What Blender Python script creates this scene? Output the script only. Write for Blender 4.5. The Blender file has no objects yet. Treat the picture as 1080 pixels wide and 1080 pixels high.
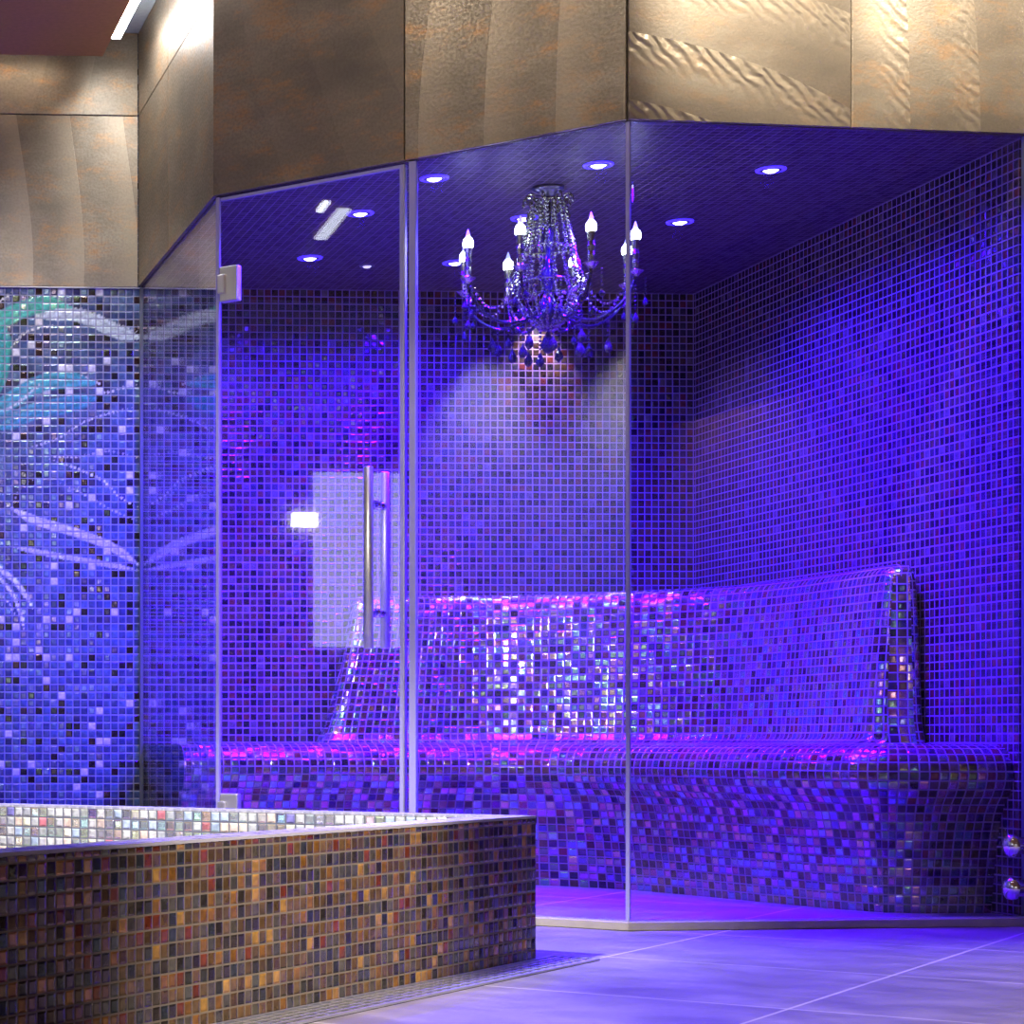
import bpy, bmesh, math, random
from mathutils import Vector, Matrix
random.seed(7)
S = bpy.context.scene
COL = S.collection
PI = math.pi

# ------------------------------------------------------------------ camera model
F, PX, PY = 2250.0, -135.0, 780.0
AL = math.radians(3.0)
CA, SA = math.cos(AL), math.sin(AL)
H = 0.4955
def w2(xc, zc): return (xc*CA + zc*SA, -xc*SA + zc*CA)
def at_depth(x, y, zc):
    X, Y = w2((x-PX)/F*zc, zc)
    return Vector((X, Y, H + (PY-y)/F*zc))
def at_z(x, y, z):
    return at_depth(x, y, (z-H)*F/(PY-y))
def ray(x, y):
    X, Y = w2((x-PX)/F, 1.0)
    return Vector((X, Y, (PY-y)/F))

A = Vector((1.35, 6.242)); P = Vector((2.247, 5.423)); Q = Vector((3.361, 5.500))
YB = 7.512; XL = 1.35; XR = 3.357; ZH = 2.10; ZC = 3.0; ZS = 2.85
V = (A-P).normalized()                # along the door, away to the left
U = Vector((-V.y, V.x)); U = U if U.y > 0 else -U   # across the door, away from the viewer
CF = 0.022                            # cabin floor level

def hit_door(x, y, off=0.0):
    d = ray(x, y); o = Vector((P.x, P.y)) + U*off
    t = (o.x*U.x + o.y*U.y)/(d.x*U.x + d.y*U.y)
    return Vector((0, 0, H)) + d*t

# ------------------------------------------------------------------ node helpers
def newmat(name):
    m = bpy.data.materials.new(name); m.use_nodes = True
    nt = m.node_tree
    for n in list(nt.nodes): nt.nodes.remove(n)
    out = nt.nodes.new('ShaderNodeOutputMaterial')
    return m, nt, out
class NT:
    def __init__(s, nt): s.nt = nt
    def n(s, t, **kw):
        n = s.nt.nodes.new(t)
        for k, v in kw.items(): setattr(n, k, v)
        return n
    def l(s, a, b): s.nt.links.new(a, b)
    def put(s, sock, v):
        if isinstance(v, bpy.types.NodeSocket): s.l(v, sock)
        else: sock.default_value = v
    def m(s, op, a, b=None, c=None, clamp=False):
        n = s.n('ShaderNodeMath', operation=op, use_clamp=clamp)
        s.put(n.inputs[0], a)
        if b is not None: s.put(n.inputs[1], b)
        if c is not None: s.put(n.inputs[2], c)
        return n.outputs[0]
    def vm(s, op, a, b=None, scale=None):
        n = s.n('ShaderNodeVectorMath', operation=op)
        s.put(n.inputs[0], a)
        if b is not None: s.put(n.inputs[1], b)
        if scale is not None: s.put(n.inputs['Scale'], scale)
        return n.outputs[0]
    def mix(s, f, a, b, blend='MIX'):
        n = s.n('ShaderNodeMix', data_type='RGBA', blend_type=blend)
        s.put(n.inputs['Factor'], f); s.put(n.inputs['A'], a); s.put(n.inputs['B'], b)
        return n.outputs['Result']
    def ss(s, v, lo, hi, a=0.0, b=1.0):
        n = s.n('ShaderNodeMapRange', interpolation_type='SMOOTHSTEP')
        s.put(n.inputs['Value'], v); n.inputs['From Min'].default_value = lo; n.inputs['From Max'].default_value = hi
        n.inputs['To Min'].default_value = a; n.inputs['To Max'].default_value = b
        return n.outputs['Result']
    def ramp(s, v, stops, interp='LINEAR'):
        n = s.n('ShaderNodeValToRGB'); cr = n.color_ramp; cr.interpolation = interp
        while len(cr.elements) > 1: cr.elements.remove(cr.elements[-1])
        cr.elements[0].position = stops[0][0]; cr.elements[0].color = (*stops[0][1], 1)
        for p, c in stops[1:]:
            e = cr.elements.new(p); e.color = (*c, 1)
        s.l(v, n.inputs['Fac']); return n.outputs['Color']

def simple(name, col, rough=0.5, metal=0.0, spec=0.5, emit=None, es=0, trans=0.0, bump=None):
    m, nt, out = newmat(name); N = NT(nt)
    b = N.n('ShaderNodeBsdfPrincipled')
    b.inputs['Base Color'].default_value = (*col, 1); b.inputs['Roughness'].default_value = rough
    b.inputs['Metallic'].default_value = metal; b.inputs['Specular IOR Level'].default_value = spec
    b.inputs['Transmission Weight'].default_value = trans
    if emit:
        b.inputs['Emission Color'].default_value = (*emit, 1); b.inputs['Emission Strength'].default_value = es
    if bump:
        tc = N.n('ShaderNodeTexCoord'); nz = N.n('ShaderNodeTexNoise')
        nz.inputs['Scale'].default_value = bump[0]; nz.inputs['Detail'].default_value = 5
        N.l(tc.outputs['Object'], nz.inputs['Vector'])
        bp = N.n('ShaderNodeBump'); bp.inputs['Strength'].default_value = bump[1]; bp.inputs['Distance'].default_value = 0.01
        N.l(nz.outputs['Fac'], bp.inputs['Height']); N.l(bp.outputs['Normal'], b.inputs['Normal'])
        N.l(N.mix(nz.outputs['Fac'], (*[c*0.8 for c in col], 1), (*[min(1, c*1.2) for c in col], 1)), b.inputs['Base Color'])
    N.l(b.outputs[0], out.inputs[0])
    return m

def mosaic(name, pitch, palette, grout, tilt=0.05, rough=(0.08, 0.25), spec=0.6, tintsat=0.5, metal=0.0,
           gw=0.085, art=False, seed=0.0, bump=0.5, pearl=0.0, irid=0.0):
    m, nt, out = newmat(name); N = NT(nt)
    uv = N.n('ShaderNodeUVMap'); uv.uv_map = 'UVMap'
    sc = N.vm('SCALE', uv.outputs[0], scale=1.0/pitch)
    fl = N.vm('FLOOR', sc); fr = N.vm('FRACTION', sc)
    wn = N.n('ShaderNodeTexWhiteNoise', noise_dimensions='3D'); N.l(N.vm('ADD', fl, (0.5+seed, 0.5, seed*3.1)), wn.inputs['Vector'])
    wn2 = N.n('ShaderNodeTexWhiteNoise', noise_dimensions='3D'); N.l(N.vm('ADD', fl, (71.5+seed, 13.5, 5.3)), wn2.inputs['Vector'])
    sp = N.n('ShaderNodeSeparateXYZ'); N.l(fr, sp.inputs[0])
    fx, fy = sp.outputs[0], sp.outputs[1]
    d = N.m('MINIMUM', N.m('MINIMUM', fx, N.m('SUBTRACT', 1.0, fx)), N.m('MINIMUM', fy, N.m('SUBTRACT', 1.0, fy)))
    mask = N.ss(d, gw-0.02, gw+0.02)
    hgt = N.ss(d, gw-0.03, gw+0.16)
    s2 = N.n('ShaderNodeSeparateColor'); N.l(wn2.outputs['Color'], s2.inputs[0])
    tile = N.ramp(wn.outputs['Value'], palette, 'CONSTANT')
    if art:
        at = N.n('ShaderNodeAttribute'); at.attribute_name = 'art'
        tile = N.mix(at.outputs['Alpha'], tile, at.outputs['Color'])
    # slight mottling inside every tile
    nz = N.n('ShaderNodeTexNoise'); nz.inputs['Scale'].default_value = 1.6; nz.inputs['Detail'].default_value = 2
    N.l(sc, nz.inputs['Vector'])
    tile = N.mix(N.ss(nz.outputs['Fac'], 0.3, 0.7, 0.0, 0.35), tile, (0.0, 0.0, 0.0, 1))
    col = N.mix(mask, (*grout, 1), tile)
    geo = N.n('ShaderNodeNewGeometry')
    rnd = N.vm('SCALE', N.vm('SUBTRACT', wn2.outputs['Color'], (0.5, 0.5, 0.5)), scale=tilt)
    rnd = N.vm('SCALE', rnd, scale=mask)
    nrm = N.vm('NORMALIZE', N.vm('ADD', geo.outputs['Normal'], rnd))
    bp = N.n('ShaderNodeBump'); bp.inputs['Strength'].default_value = bump; bp.inputs['Distance'].default_value = pitch*0.12
    wob = N.m('ADD', hgt, N.m('MULTIPLY', nz.outputs['Fac'], 0.35))
    N.l(wob, bp.inputs['Height']); N.l(nrm, bp.inputs['Normal'])
    b = N.n('ShaderNodeBsdfPrincipled')
    N.l(col, b.inputs['Base Color'])
    rr = N.m('ADD', rough[0], N.m('MULTIPLY', s2.outputs[0], rough[1]-rough[0]))
    N.l(N.m('ADD', N.m('MULTIPLY', rr, mask), N.m('MULTIPLY', N.m('SUBTRACT', 1.0, mask), 0.7)), b.inputs['Roughness'])
    N.l(N.m('MULTIPLY', mask, spec), b.inputs['Specular IOR Level'])
    hs = N.n('ShaderNodeCombineColor', mode='HSV'); N.l(s2.outputs[1], hs.inputs[0]); hs.inputs[1].default_value = tintsat; hs.inputs[2].default_value = 1.0
    N.l(hs.outputs[0], b.inputs['Specular Tint'])
    if metal > 0:
        N.l(N.m('MULTIPLY', mask, N.m('MULTIPLY', metal, N.m('POWER', s2.outputs[2], 0.5))), b.inputs['Metallic'])
    if irid > 0:
        # iridescent glass: some tiles carry a coloured metallic film
        sel = N.m('MULTIPLY', N.m('MULTIPLY', N.ss(s2.outputs[2], 0.2, 0.7), mask), irid)
        g = N.n('ShaderNodeBsdfGlossy'); g.inputs['Roughness'].default_value = 0.16
        N.l(hs.outputs[0], g.inputs['Color']); N.l(bp.outputs['Normal'], g.inputs['Normal'])
        N.l(bp.outputs['Normal'], b.inputs['Normal'])
        ms = N.n('ShaderNodeMixShader'); N.l(sel, ms.inputs[0]); N.l(b.outputs[0], ms.inputs[1]); N.l(g.outputs[0], ms.inputs[2])
        N.l(ms.outputs[0], out.inputs[0]); return m
    N.l(bp.outputs['Normal'], b.inputs['Normal'])
    N.l(b.outputs[0], out.inputs[0])
    return m

def bronze(name, seed, arcs=0.5, ripple=0.0, rust_amt=0.7, centre=None):
    m, nt, out = newmat(name); N = NT(nt)
    uv = N.n('ShaderNodeUVMap'); uv.uv_map = 'UVMap'
    off = N.vm('ADD', uv.outputs[0], (seed*1.73, seed*0.61, 0))
    def noise(vec, scale, det, rough=0.5):
        n = N.n('ShaderNodeTexNoise'); n.inputs['Scale'].default_value = scale; n.inputs['Detail'].default_value = det
        n.inputs['Roughness'].default_value = rough; N.l(vec, n.inputs['Vector']); return n.outputs['Fac']
    mp = N.n('ShaderNodeMapping'); mp.inputs['Scale'].default_value = (0.7, 1.5, 1); mp.inputs['Rotation'].default_value = (0, 0, 0.4); N.l(off, mp.inputs['Vector'])
    n1 = noise(mp.outputs[0], 3.6, 7, 0.6); n2 = noise(off, 120, 5); n3 = noise(mp.outputs[0], 10, 10, 0.78)
    base = N.ramp(n1, [(0.28, (0.15, 0.13, 0.10)), (0.5, (0.225, 0.185, 0.135)), (0.72, (0.33, 0.29, 0.22))])
    rust = N.ss(N.m('ADD', N.m('MULTIPLY', n3, 0.75), N.m('MULTIPLY', n1, 0.35)), 0.54, 0.70)
    base = N.mix(N.m('MULTIPLY', rust, rust_amt), base, (0.46, 0.21, 0.055, 1))
    base = N.mix(N.ss(n2, 0.35, 0.7, 0.0, 0.35), base, (0.12, 0.09, 0.06, 1))
    # trowelled fan arcs: rings round a point beside the panel, bent by noise
    mp2 = N.n('ShaderNodeMapping'); mp2.inputs['Location'].default_value = (0.75 + 0.13*math.sin(seed*5.0), -0.35 + 0.45*math.sin(seed*2.1), 0); mp2.inputs['Scale'].default_value = (1.0, 0.62, 1)
    if centre: mp2.inputs['Location'].default_value = (-centre[0]*0.55, -centre[1], 0); mp2.inputs['Scale'].default_value = (0.55, 1.0, 1)
    N.l(uv.outputs[0], mp2.inputs['Vector'])
    wv = N.n('ShaderNodeTexWave', wave_type='RINGS', rings_direction='SPHERICAL', wave_profile='SAW'); N.l(mp2.outputs[0], wv.inputs['Vector'])
    wv.inputs['Scale'].default_value = 1.75; wv.inputs['Distortion'].default_value = 1.6; wv.inputs['Detail'].default_value = 0; wv.inputs['Detail Scale'].default_value = 1.1
    w = wv.outputs['Fac']
    fine = N.n('ShaderNodeTexWave', wave_type='BANDS', bands_direction='DIAGONAL'); N.l(uv.outputs[0], fine.inputs['Vector'])
    fine.inputs['Scale'].default_value = 16; fine.inputs['Distortion'].default_value = 6; fine.inputs['Detail'].default_value = 2; fine.inputs['Detail Scale'].default_value = 0.8
    rp = N.m('MULTIPLY', fine.outputs['Fac'], N.m('MULTIPLY', N.ss(w, 0.45, 1.0), ripple))
    h = N.m('ADD', N.m('MULTIPLY', w, arcs), N.m('ADD', rp, N.m('MULTIPLY', n2, 0.012)))
    bp = N.n('ShaderNodeBump'); bp.inputs['Strength'].default_value = 0.8; bp.inputs['Distance'].default_value = 0.06
    N.l(h, bp.inputs['Height'])
    b = N.n('ShaderNodeBsdfPrincipled')
    base = N.mix(N.m('MULTIPLY', N.ss(w, 0.3, 1.0), min(0.6, arcs*0.9)), base, (0.40, 0.33, 0.235, 1))
    N.l(base, b.inputs['Base Color'])
    b.inputs['Metallic'].default_value = 0.5
    N.l(N.ss(n2, 0.3, 0.7, 0.34, 0.5), b.inputs['Roughness'])
    N.l(bp.outputs['Normal'], b.inputs['Normal'])
    N.l(b.outputs[0], out.inputs[0]); return m

def glass_mat(name, tint=(0.97, 0.975, 0.985)):
    m, nt, out = newmat(name); N = NT(nt)
    geo = N.n('ShaderNodeNewGeometry')
    fr = N.n('ShaderNodeFresnel')
    N.l(N.m('ADD', N.m('MULTIPLY', geo.outputs['Backfacing'], 1/1.58-1.58), 1.58), fr.inputs['IOR'])
    t = N.n('ShaderNodeBsdfTransparent'); t.inputs['Color'].default_value = (*tint, 1)
    g = N.n('ShaderNodeBsdfGlossy'); g.inputs['Roughness'].default_value = 0.0
    ms = N.n('ShaderNodeMixShader'); N.l(fr.outputs[0], ms.inputs[0]); N.l(t.outputs[0], ms.inputs[1]); N.l(g.outputs[0], ms.inputs[2])
    N.l(ms.outputs[0], out.inputs[0]); return m

def floor_mat():
    m, nt, out = newmat('slate_floor'); N = NT(nt)
    uv = N.n('ShaderNodeUVMap'); uv.uv_map = 'UVMap'
    sp = N.n('ShaderNodeSeparateXYZ'); N.l(uv.outputs[0], sp.inputs[0])
    def lines(c, off, pitch):
        f = N.m('FRACT', N.m('ADD', N.m('DIVIDE', N.m('SUBTRACT', c, off), pitch), 40.0))
        return N.m('MULTIPLY', N.m('MINIMUM', f, N.m('SUBTRACT', 1.0, f)), pitch)
    d = N.m('MINIMUM', lines(sp.outputs[0], FU, 0.722), lines(sp.outputs[1], FV, 0.607))
    gm = N.ss(d, 0.0015, 0.0045, 1.0, 0.0)
    n1 = N.n('ShaderNodeTexNoise'); n1.inputs['Scale'].default_value = 4.5; n1.inputs['Detail'].default_value = 10; n1.inputs['Roughness'].default_value = 0.62
    mp = N.n('ShaderNodeMapping'); mp.inputs['Scale'].default_value = (1.9, 1.1, 1); N.l(uv.outputs[0], mp.inputs[0]); N.l(mp.outputs[0], n1.inputs['Vector'])
    n2 = N.n('ShaderNodeTexNoise'); n2.inputs['Scale'].default_value = 40; n2.inputs['Detail'].default_value = 5; N.l(uv.outputs[0], n2.inputs['Vector'])
    c = N.ramp(n1.outputs['Fac'], [(0.3, (0.125, 0.11, 0.10)), (0.55, (0.19, 0.165, 0.145)), (0.75, (0.27, 0.235, 0.20))])
    c = N.mix(N.ss(n2.outputs['Fac'], 0.4, 0.7, 0.0, 0.35), c, (0.14, 0.12, 0.115, 1))
    c = N.mix(gm, c, (0.52, 0.47, 0.42, 1))
    b = N.n('ShaderNodeBsdfPrincipled'); N.l(c, b.inputs['Base Color'])
    N.l(N.ss(n1.outputs['Fac'], 0.3, 0.7, 0.36, 0.50), b.inputs['Roughness']); b.inputs['Specular IOR Level'].default_value = 0.32
    bp = N.n('ShaderNodeBump'); bp.inputs['Strength'].default_value = 0.25; bp.inputs['Distance'].default_value = 0.006
    N.l(N.m('ADD', n1.outputs['Fac'], N.m('MULTIPLY', n2.outputs['Fac'], 0.25)), bp.inputs['Height']); N.l(bp.outputs['Normal'], b.inputs['Normal'])
    N.l(b.outputs[0], out.inputs[0]); return m

# ------------------------------------------------------------------ mesh helpers
def tag(o, label, cat, group=None, kind=None):
    if label: o['label'] = label
    if cat: o['category'] = cat
    if group: o['group'] = group
    if kind: o['kind'] = kind
    return o
def empty(name, loc=(0, 0, 0), rz=0.0):
    o = bpy.data.objects.new(name, None); COL.objects.link(o); o.location = loc; o.rotation_euler = (0, 0, rz)
    o.empty_display_size = 0.1; return o
def link(name, bm, mat, parent=None, smooth=False, origin=None):
    me = bpy.data.meshes.new(name)
    if origin is not None: bmesh.ops.translate(bm, verts=bm.verts, vec=-Vector(origin))
    bm.normal_update(); bm.to_mesh(me); bm.free()
    me.materials.append(mat)
    if smooth:
        for p in me.polygons: p.use_smooth = True
    o = bpy.data.objects.new(name, me); COL.objects.link(o)
    if parent is not None: o.parent = parent
    if origin is not None: o.location = origin
    return o
def new(): return bmesh.new()
def quad(bm, a, b, c, d, uvs=None):
    vs = [bm.verts.new(p) for p in (a, b, c, d)]
    f = bm.faces.new(vs); uv = bm.loops.layers.uv.get('UVMap') or bm.loops.layers.uv.new('UVMap')
    if uvs is None:
        l = (Vector(b)-Vector(a)).length; h = (Vector(d)-Vector(a)).length
        uvs = [(0, 0), (l, 0), (l, h), (0, h)]
    for lp, t in zip(f.loops, uvs): lp[uv].uv = t
    return f
def box_uv(bm):
    """metric box-projected UVs"""
    uv = bm.loops.layers.uv.get('UVMap') or bm.loops.layers.uv.new('UVMap')
    bm.normal_update()
    for f in bm.faces:
        n = f.normal
        for lp in f.loops:
            c = lp.vert.co
            if abs(n.z) > 0.7: lp[uv].uv = (c.x, c.y)
            else:
                t = Vector((-n.y, n.x, 0)).normalized(); lp[uv].uv = (c.dot(t), c.z)
def prism(bm, pts, z0, z1):
    """closed polygon in plan extruded"""
    n = len(pts)
    lo = [bm.verts.new((p[0], p[1], z0)) for p in pts]; hi = [bm.verts.new((p[0], p[1], z1)) for p in pts]
    fs = [bm.faces.new(lo[::-1]), bm.faces.new(hi)]
    for i in range(n): fs.append(bm.faces.new((lo[i], lo[(i+1) % n], hi[(i+1) % n], hi[i])))
    bmesh.ops.recalc_face_normals(bm, faces=bm.faces)
def box(bm, x0, x1, y0, y1, z0, z1): prism(bm, [(x0, y0), (x1, y0), (x1, y1), (x0, y1)], z0, z1)
def obox(bm, c, ax, hx, ay, hy, z0, z1):
    """box oriented in plan: centre c, unit axes ax, ay with half sizes"""
    c = Vector(c[:2])
    prism(bm, [c-ax*hx-ay*hy, c+ax*hx-ay*hy, c+ax*hx+ay*hy, c-ax*hx+ay*hy], z0, z1)
def bevel(bm, w, seg=2):
    bmesh.ops.bevel(bm, geom=[e for e in bm.edges], offset=w, segments=seg, affect='EDGES', profile=0.6)
def lathe(bm, prof, seg=20, mat=None):
    rings = []
    for r, z in prof:
        if r < 1e-6: rings.append([bm.verts.new((0, 0, z))])
        else: rings.append([bm.verts.new((r*math.cos(2*PI*i/seg), r*math.sin(2*PI*i/seg), z)) for i in range(seg)])
    for a, b in zip(rings, rings[1:]):
        for i in range(seg):
            j = (i+1) % seg
            if len(a) == 1 and len(b) == 1: continue
            if len(a) == 1: bm.faces.new((a[0], b[j], b[i]))
            elif len(b) == 1: bm.faces.new((a[i], a[j], b[0]))
            else: bm.faces.new((a[i], a[j], b[j], b[i]))
    return [v for r in rings for v in r]
def lathe_at(bm, prof, loc, seg=16, rot=None):
    vs = lathe(bm, prof, seg)
    M = Matrix.Translation(loc) @ (rot if rot is not None else Matrix.Identity(4))
    bmesh.ops.transform(bm, matrix=M, verts=vs)
def tube(bm, pts, r, seg=10, caps=True):
    pts = [Vector(p) for p in pts]; rings = []
    up = Vector((0, 0, 1))
    for i, p in enumerate(pts):
        t = (pts[min(i+1, len(pts)-1)]-pts[max(i-1, 0)]).normalized()
        a = t.cross(up)
        if a.length < 1e-3: a = t.cross(Vector((1, 0, 0)))
        a.normalize(); b = a.cross(t).normalized()
        rr = r[i] if isinstance(r, (list, tuple)) else r
        rings.append([bm.verts.new(p + a*rr*math.cos(2*PI*k/seg) + b*rr*math.sin(2*PI*k/seg)) for k in range(seg)])
    for u, v in zip(rings, rings[1:]):
        for k in range(seg): bm.faces.new((u[k], u[(k+1) % seg], v[(k+1) % seg], v[k]))
    if caps: bm.faces.new(rings[0][::-1]); bm.faces.new(rings[-1])
    bmesh.ops.recalc_face_normals(bm, faces=bm.faces)
def catmull(pts, step=0.02):
    pts = [Vector(p) for p in pts]; out = []
    e = [pts[0]*2-pts[1]] + pts + [pts[-1]*2-pts[-2]]
    for i in range(1, len(e)-2):
        p0, p1, p2, p3 = e[i-1:i+3]
        n = max(2, int((p2-p1).length/step))
        for k in range(n):
            t = k/n
            out.append(0.5*((2*p1)+(p2-p0)*t+(2*p0-5*p1+4*p2-p3)*t*t+(3*p1-p0-3*p2+p3)*t**3))
    out.append(pts[-1]); return out
def resample(pts, n):
    L = [0.0]
    for a, b in zip(pts, pts[1:]): L.append(L[-1]+(b-a).length)
    out = []; j = 0
    for i in range(n+1):
        s = L[-1]*i/n
        while j < len(L)-2 and L[j+1] < s: j += 1
        t = (s-L[j])/max(1e-9, L[j+1]-L[j]); out.append(pts[j].lerp(pts[j+1], min(1, max(0, t))))
    return out, L[-1]
def grid_mesh(bm, rows, us, vs):
    """rows[i][j] points; us[i][j], vs[i][j] metric uv"""
    uv = bm.loops.layers.uv.get('UVMap') or bm.loops.layers.uv.new('UVMap')
    VV = [[bm.verts.new(p) for p in r] for r in rows]
    for i in range(len(rows)-1):
        for j in range(len(rows[0])-1):
            ids = ((i, j), (i, j+1), (i+1, j+1), (i+1, j))
            f = bm.faces.new([VV[a][b] for a, b in ids])
            for lp, (a, b) in zip(f.loops, ids): lp[uv].uv = (us[a][b], vs[a][b])
    return VV

# ------------------------------------------------------------------ floor phase from two grout crossings
pa = at_z(630, 1011, 0.0); pb = at_z(900, 1026, 0.0)
FV = Vector((pa.x, pa.y)).dot(V); FU = Vector((pb.x, pb.y)).dot(U)

# ------------------------------------------------------------------ materials
BR = [(0.0, (0.035, 0.018, 0.014)), (0.2, (0.07, 0.045, 0.03)), (0.4, (0.018, 0.014, 0.018)), (0.52, (0.09, 0.06, 0.04)), (0.66, (0.14, 0.03, 0.022)), (0.74, (0.045, 0.04, 0.05)), (0.86, (0.10, 0.05, 0.022)), (0.96, (0.13, 0.10, 0.09))]
GROUT_L = (0.50, 0.47, 0.45)
M_wall = mosaic('cabin_mosaic', 0.0256, BR, (0.25, 0.165, 0.27), tilt=0.10, rough=(0.06, 0.22), spec=0.7, tintsat=0.25, seed=1.0, gw=0.075)
M_ceil = mosaic('ceiling_mosaic', 0.0256, [(0, (0.03, 0.022, 0.02)), (0.5, (0.04, 0.03, 0.03))], (0.34, 0.27, 0.30), tilt=0.01, rough=(0.35, 0.5), spec=0.2, tintsat=0.1, seed=2.0, gw=0.05, bump=0.15)
M_bench = mosaic('bench_mosaic', 0.0256, BR, (0.23, 0.155, 0.24), tilt=0.16, rough=(0.05, 0.22), spec=0.9, tintsat=0.55, seed=3.0, irid=0.48, gw=0.075, bump=0.35)
M_back = mosaic('backrest_mosaic', 0.0256, BR, (0.24, 0.16, 0.26), tilt=0.15, rough=(0.05, 0.22), spec=0.9, tintsat=0.5, seed=9.0, irid=0.92, gw=0.075, bump=0.3)
BAS = [(0.0, (0.13, 0.075, 0.038)), (0.22, (0.045, 0.036, 0.032)), (0.38, (0.19, 0.105, 0.045)), (0.54, (0.085, 0.078, 0.078)), (0.64, (0.30, 0.13, 0.03)), (0.73, (0.115, 0.095, 0.075)), (0.83, (0.22, 0.045, 0.02)), (0.88, (0.52, 0.27, 0.06)), (0.95, (0.045, 0.05, 0.07))]
M_basin = mosaic('basin_mosaic', 0.0256, BAS, (0.17, 0.14, 0.115), tilt=0.18, rough=(0.08, 0.28), spec=0.8, tintsat=0.35, seed=4.0, gw=0.06, metal=0.45)
PEARL = [(0.0, (0.55, 0.55, 0.54)), (0.35, (0.72, 0.71, 0.68)), (0.55, (0.50, 0.60, 0.78)), (0.68, (0.80, 0.62, 0.50)), (0.76, (0.42, 0.42, 0.44)), (0.88, (0.66, 0.20, 0.25)), (0.91, (0.22, 0.20, 0.50)), (0.95, (0.85, 0.8, 0.6))]
M_pearl = mosaic('pearl_mosaic', 0.0256, PEARL, (0.10, 0.10, 0.13), tilt=0.34, rough=(0.06, 0.22), spec=1.0, tintsat=0.45, seed=5.0, gw=0.075, irid=0.7, bump=0.9)
M_rim = mosaic('rim_mosaic', 0.0256, [(0, (0.30, 0.29, 0.36)), (0.5, (0.36, 0.34, 0.42))], (0.36, 0.34, 0.4), tilt=0.05, rough=(0.2, 0.35), spec=0.6, tintsat=0.1, seed=6.0)  # lavender of the cabin light is put into the rim colour
ART = [(0.0, (0.05, 0.075, 0.18)), (0.22, (0.075, 0.12, 0.25)), (0.42, (0.04, 0.055, 0.155)), (0.58, (0.095, 0.145, 0.28)), (0.72, (0.035, 0.035, 0.09)), (0.80, (0.012, 0.010, 0.013)), (0.90, (0.03, 0.014, 0.014)), (0.93, (0.07, 0.13, 0.24)), (0.955, (0.72, 0.70, 0.76))]
M_art = mosaic('art_mosaic', 0.0270, ART, (0.24, 0.24, 0.33), tilt=0.085, rough=(0.05, 0.25), spec=0.8, tintsat=0.3, seed=8.0, art=True, gw=0.065, irid=0.05)
M_floor = floor_mat()
M_glass = glass_mat('clear_glass')
M_steel = simple('brushed_steel', (0.74, 0.72, 0.69), 0.38, 0.9)
M_chrome = simple('chrome', (0.8, 0.8, 0.82), 0.08, 1.0)
M_alu = simple('aluminium_profile', (0.62, 0.62, 0.70), 0.30, 0.85)
M_seal = simple('violet_lit_seal', (0.34, 0.31, 0.60), 0.25, 0.0, 0.6)  # the cabin's violet light is put into the seal colour
M_grey = simple('grey_profile', (0.16, 0.17, 0.2), 0.4, 0.6)
M_curb = simple('stone_curb', (0.38, 0.33, 0.29), 0.4, 0, 0.4, bump=(30, 0.1))
M_soffit = simple('painted_soffit', (0.42, 0.21, 0.09), 0.65, 0, 0.3, bump=(60, 0.05))
M_recess = simple('recess_paint', (0.42, 0.47, 0.47), 0.7, 0, 0.3, bump=(50, 0.05))
M_plaster = simple('plaster', (0.45, 0.40, 0.34), 0.8, 0, 0.3, bump=(20, 0.1))
M_brown = simple('brown_plaster', (0.13, 0.075, 0.05), 0.8, 0, 0.3, bump=(20, 0.1))
M_white = simple('white_plaster', (0.72, 0.70, 0.68), 0.8, 0, 0.3, bump=(20, 0.1))
M_core = simple('header_core', (0.10, 0.08, 0.06), 0.6, 0, 0.3, bump=(20, 0.1))
M_dark = simple('slot_shade', (0.03, 0.03, 0.035), 0.7, 0, 0.2)
M_led = simple('led_diffuser', (0.9, 0.9, 0.9), 0.5, 0, 0.3, emit=(0.90, 0.95, 1.0), es=72)
M_blue = simple('blue_lens', (0.3, 0.3, 0.9), 0.3, 0, 0.5, emit=(0.45, 0.42, 1.0), es=14)
M_halo = simple('blue_halo_ring', (0.1, 0.1, 0.6), 0.3, 0, 0.5, emit=(0.05, 0.02, 1.0), es=2.2)
M_wlens = simple('white_lens', (0.8, 0.8, 0.8), 0.3, 0, 0.5, emit=(1.0, 0.93, 0.95), es=1.0)
M_ring = simple('spot_ring', (0.20, 0.19, 0.24), 0.3, 0.8)
M_bulb = simple('candle_bulb', (0.9, 0.9, 0.9), 0.2, 0, 0.5, emit=(0.90, 1.0, 1.0), es=24)
M_tip = simple('bulb_tip', (0.55, 0.60, 0.62), 0.15, 0, 0.9, emit=(0.8, 1.0, 1.0), es=0.5)
M_arm = simple('black_arm', (0.012, 0.012, 0.016), 0.12, 0.0, 0.8)
M_cryst = simple('crystal', (0.62, 0.66, 0.48), 0.16, 1.0)
M_dcryst = simple('smoky_crystal', (0.035, 0.035, 0.045), 0.05, 0.35, 1.0)

# ================================================================== THE SETTING
def structure(name, bm, mat, smooth=False):
    o = link(name, bm, mat, None, smooth); o['kind'] = 'structure'; return o
# floor (uv = metric coordinates along the door grid)
bm = new(); box(bm, -3.7, 5.2, -2.2, 7.9, -0.10, 0.0)
uv = bm.loops.layers.uv.new('UVMap')
for f in bm.faces:
    for lp in f.loops:
        c = Vector((lp.vert.co.x, lp.vert.co.y)); lp[uv].uv = (c.dot(U), c.dot(V))
structure('floor', bm, M_floor)
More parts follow.
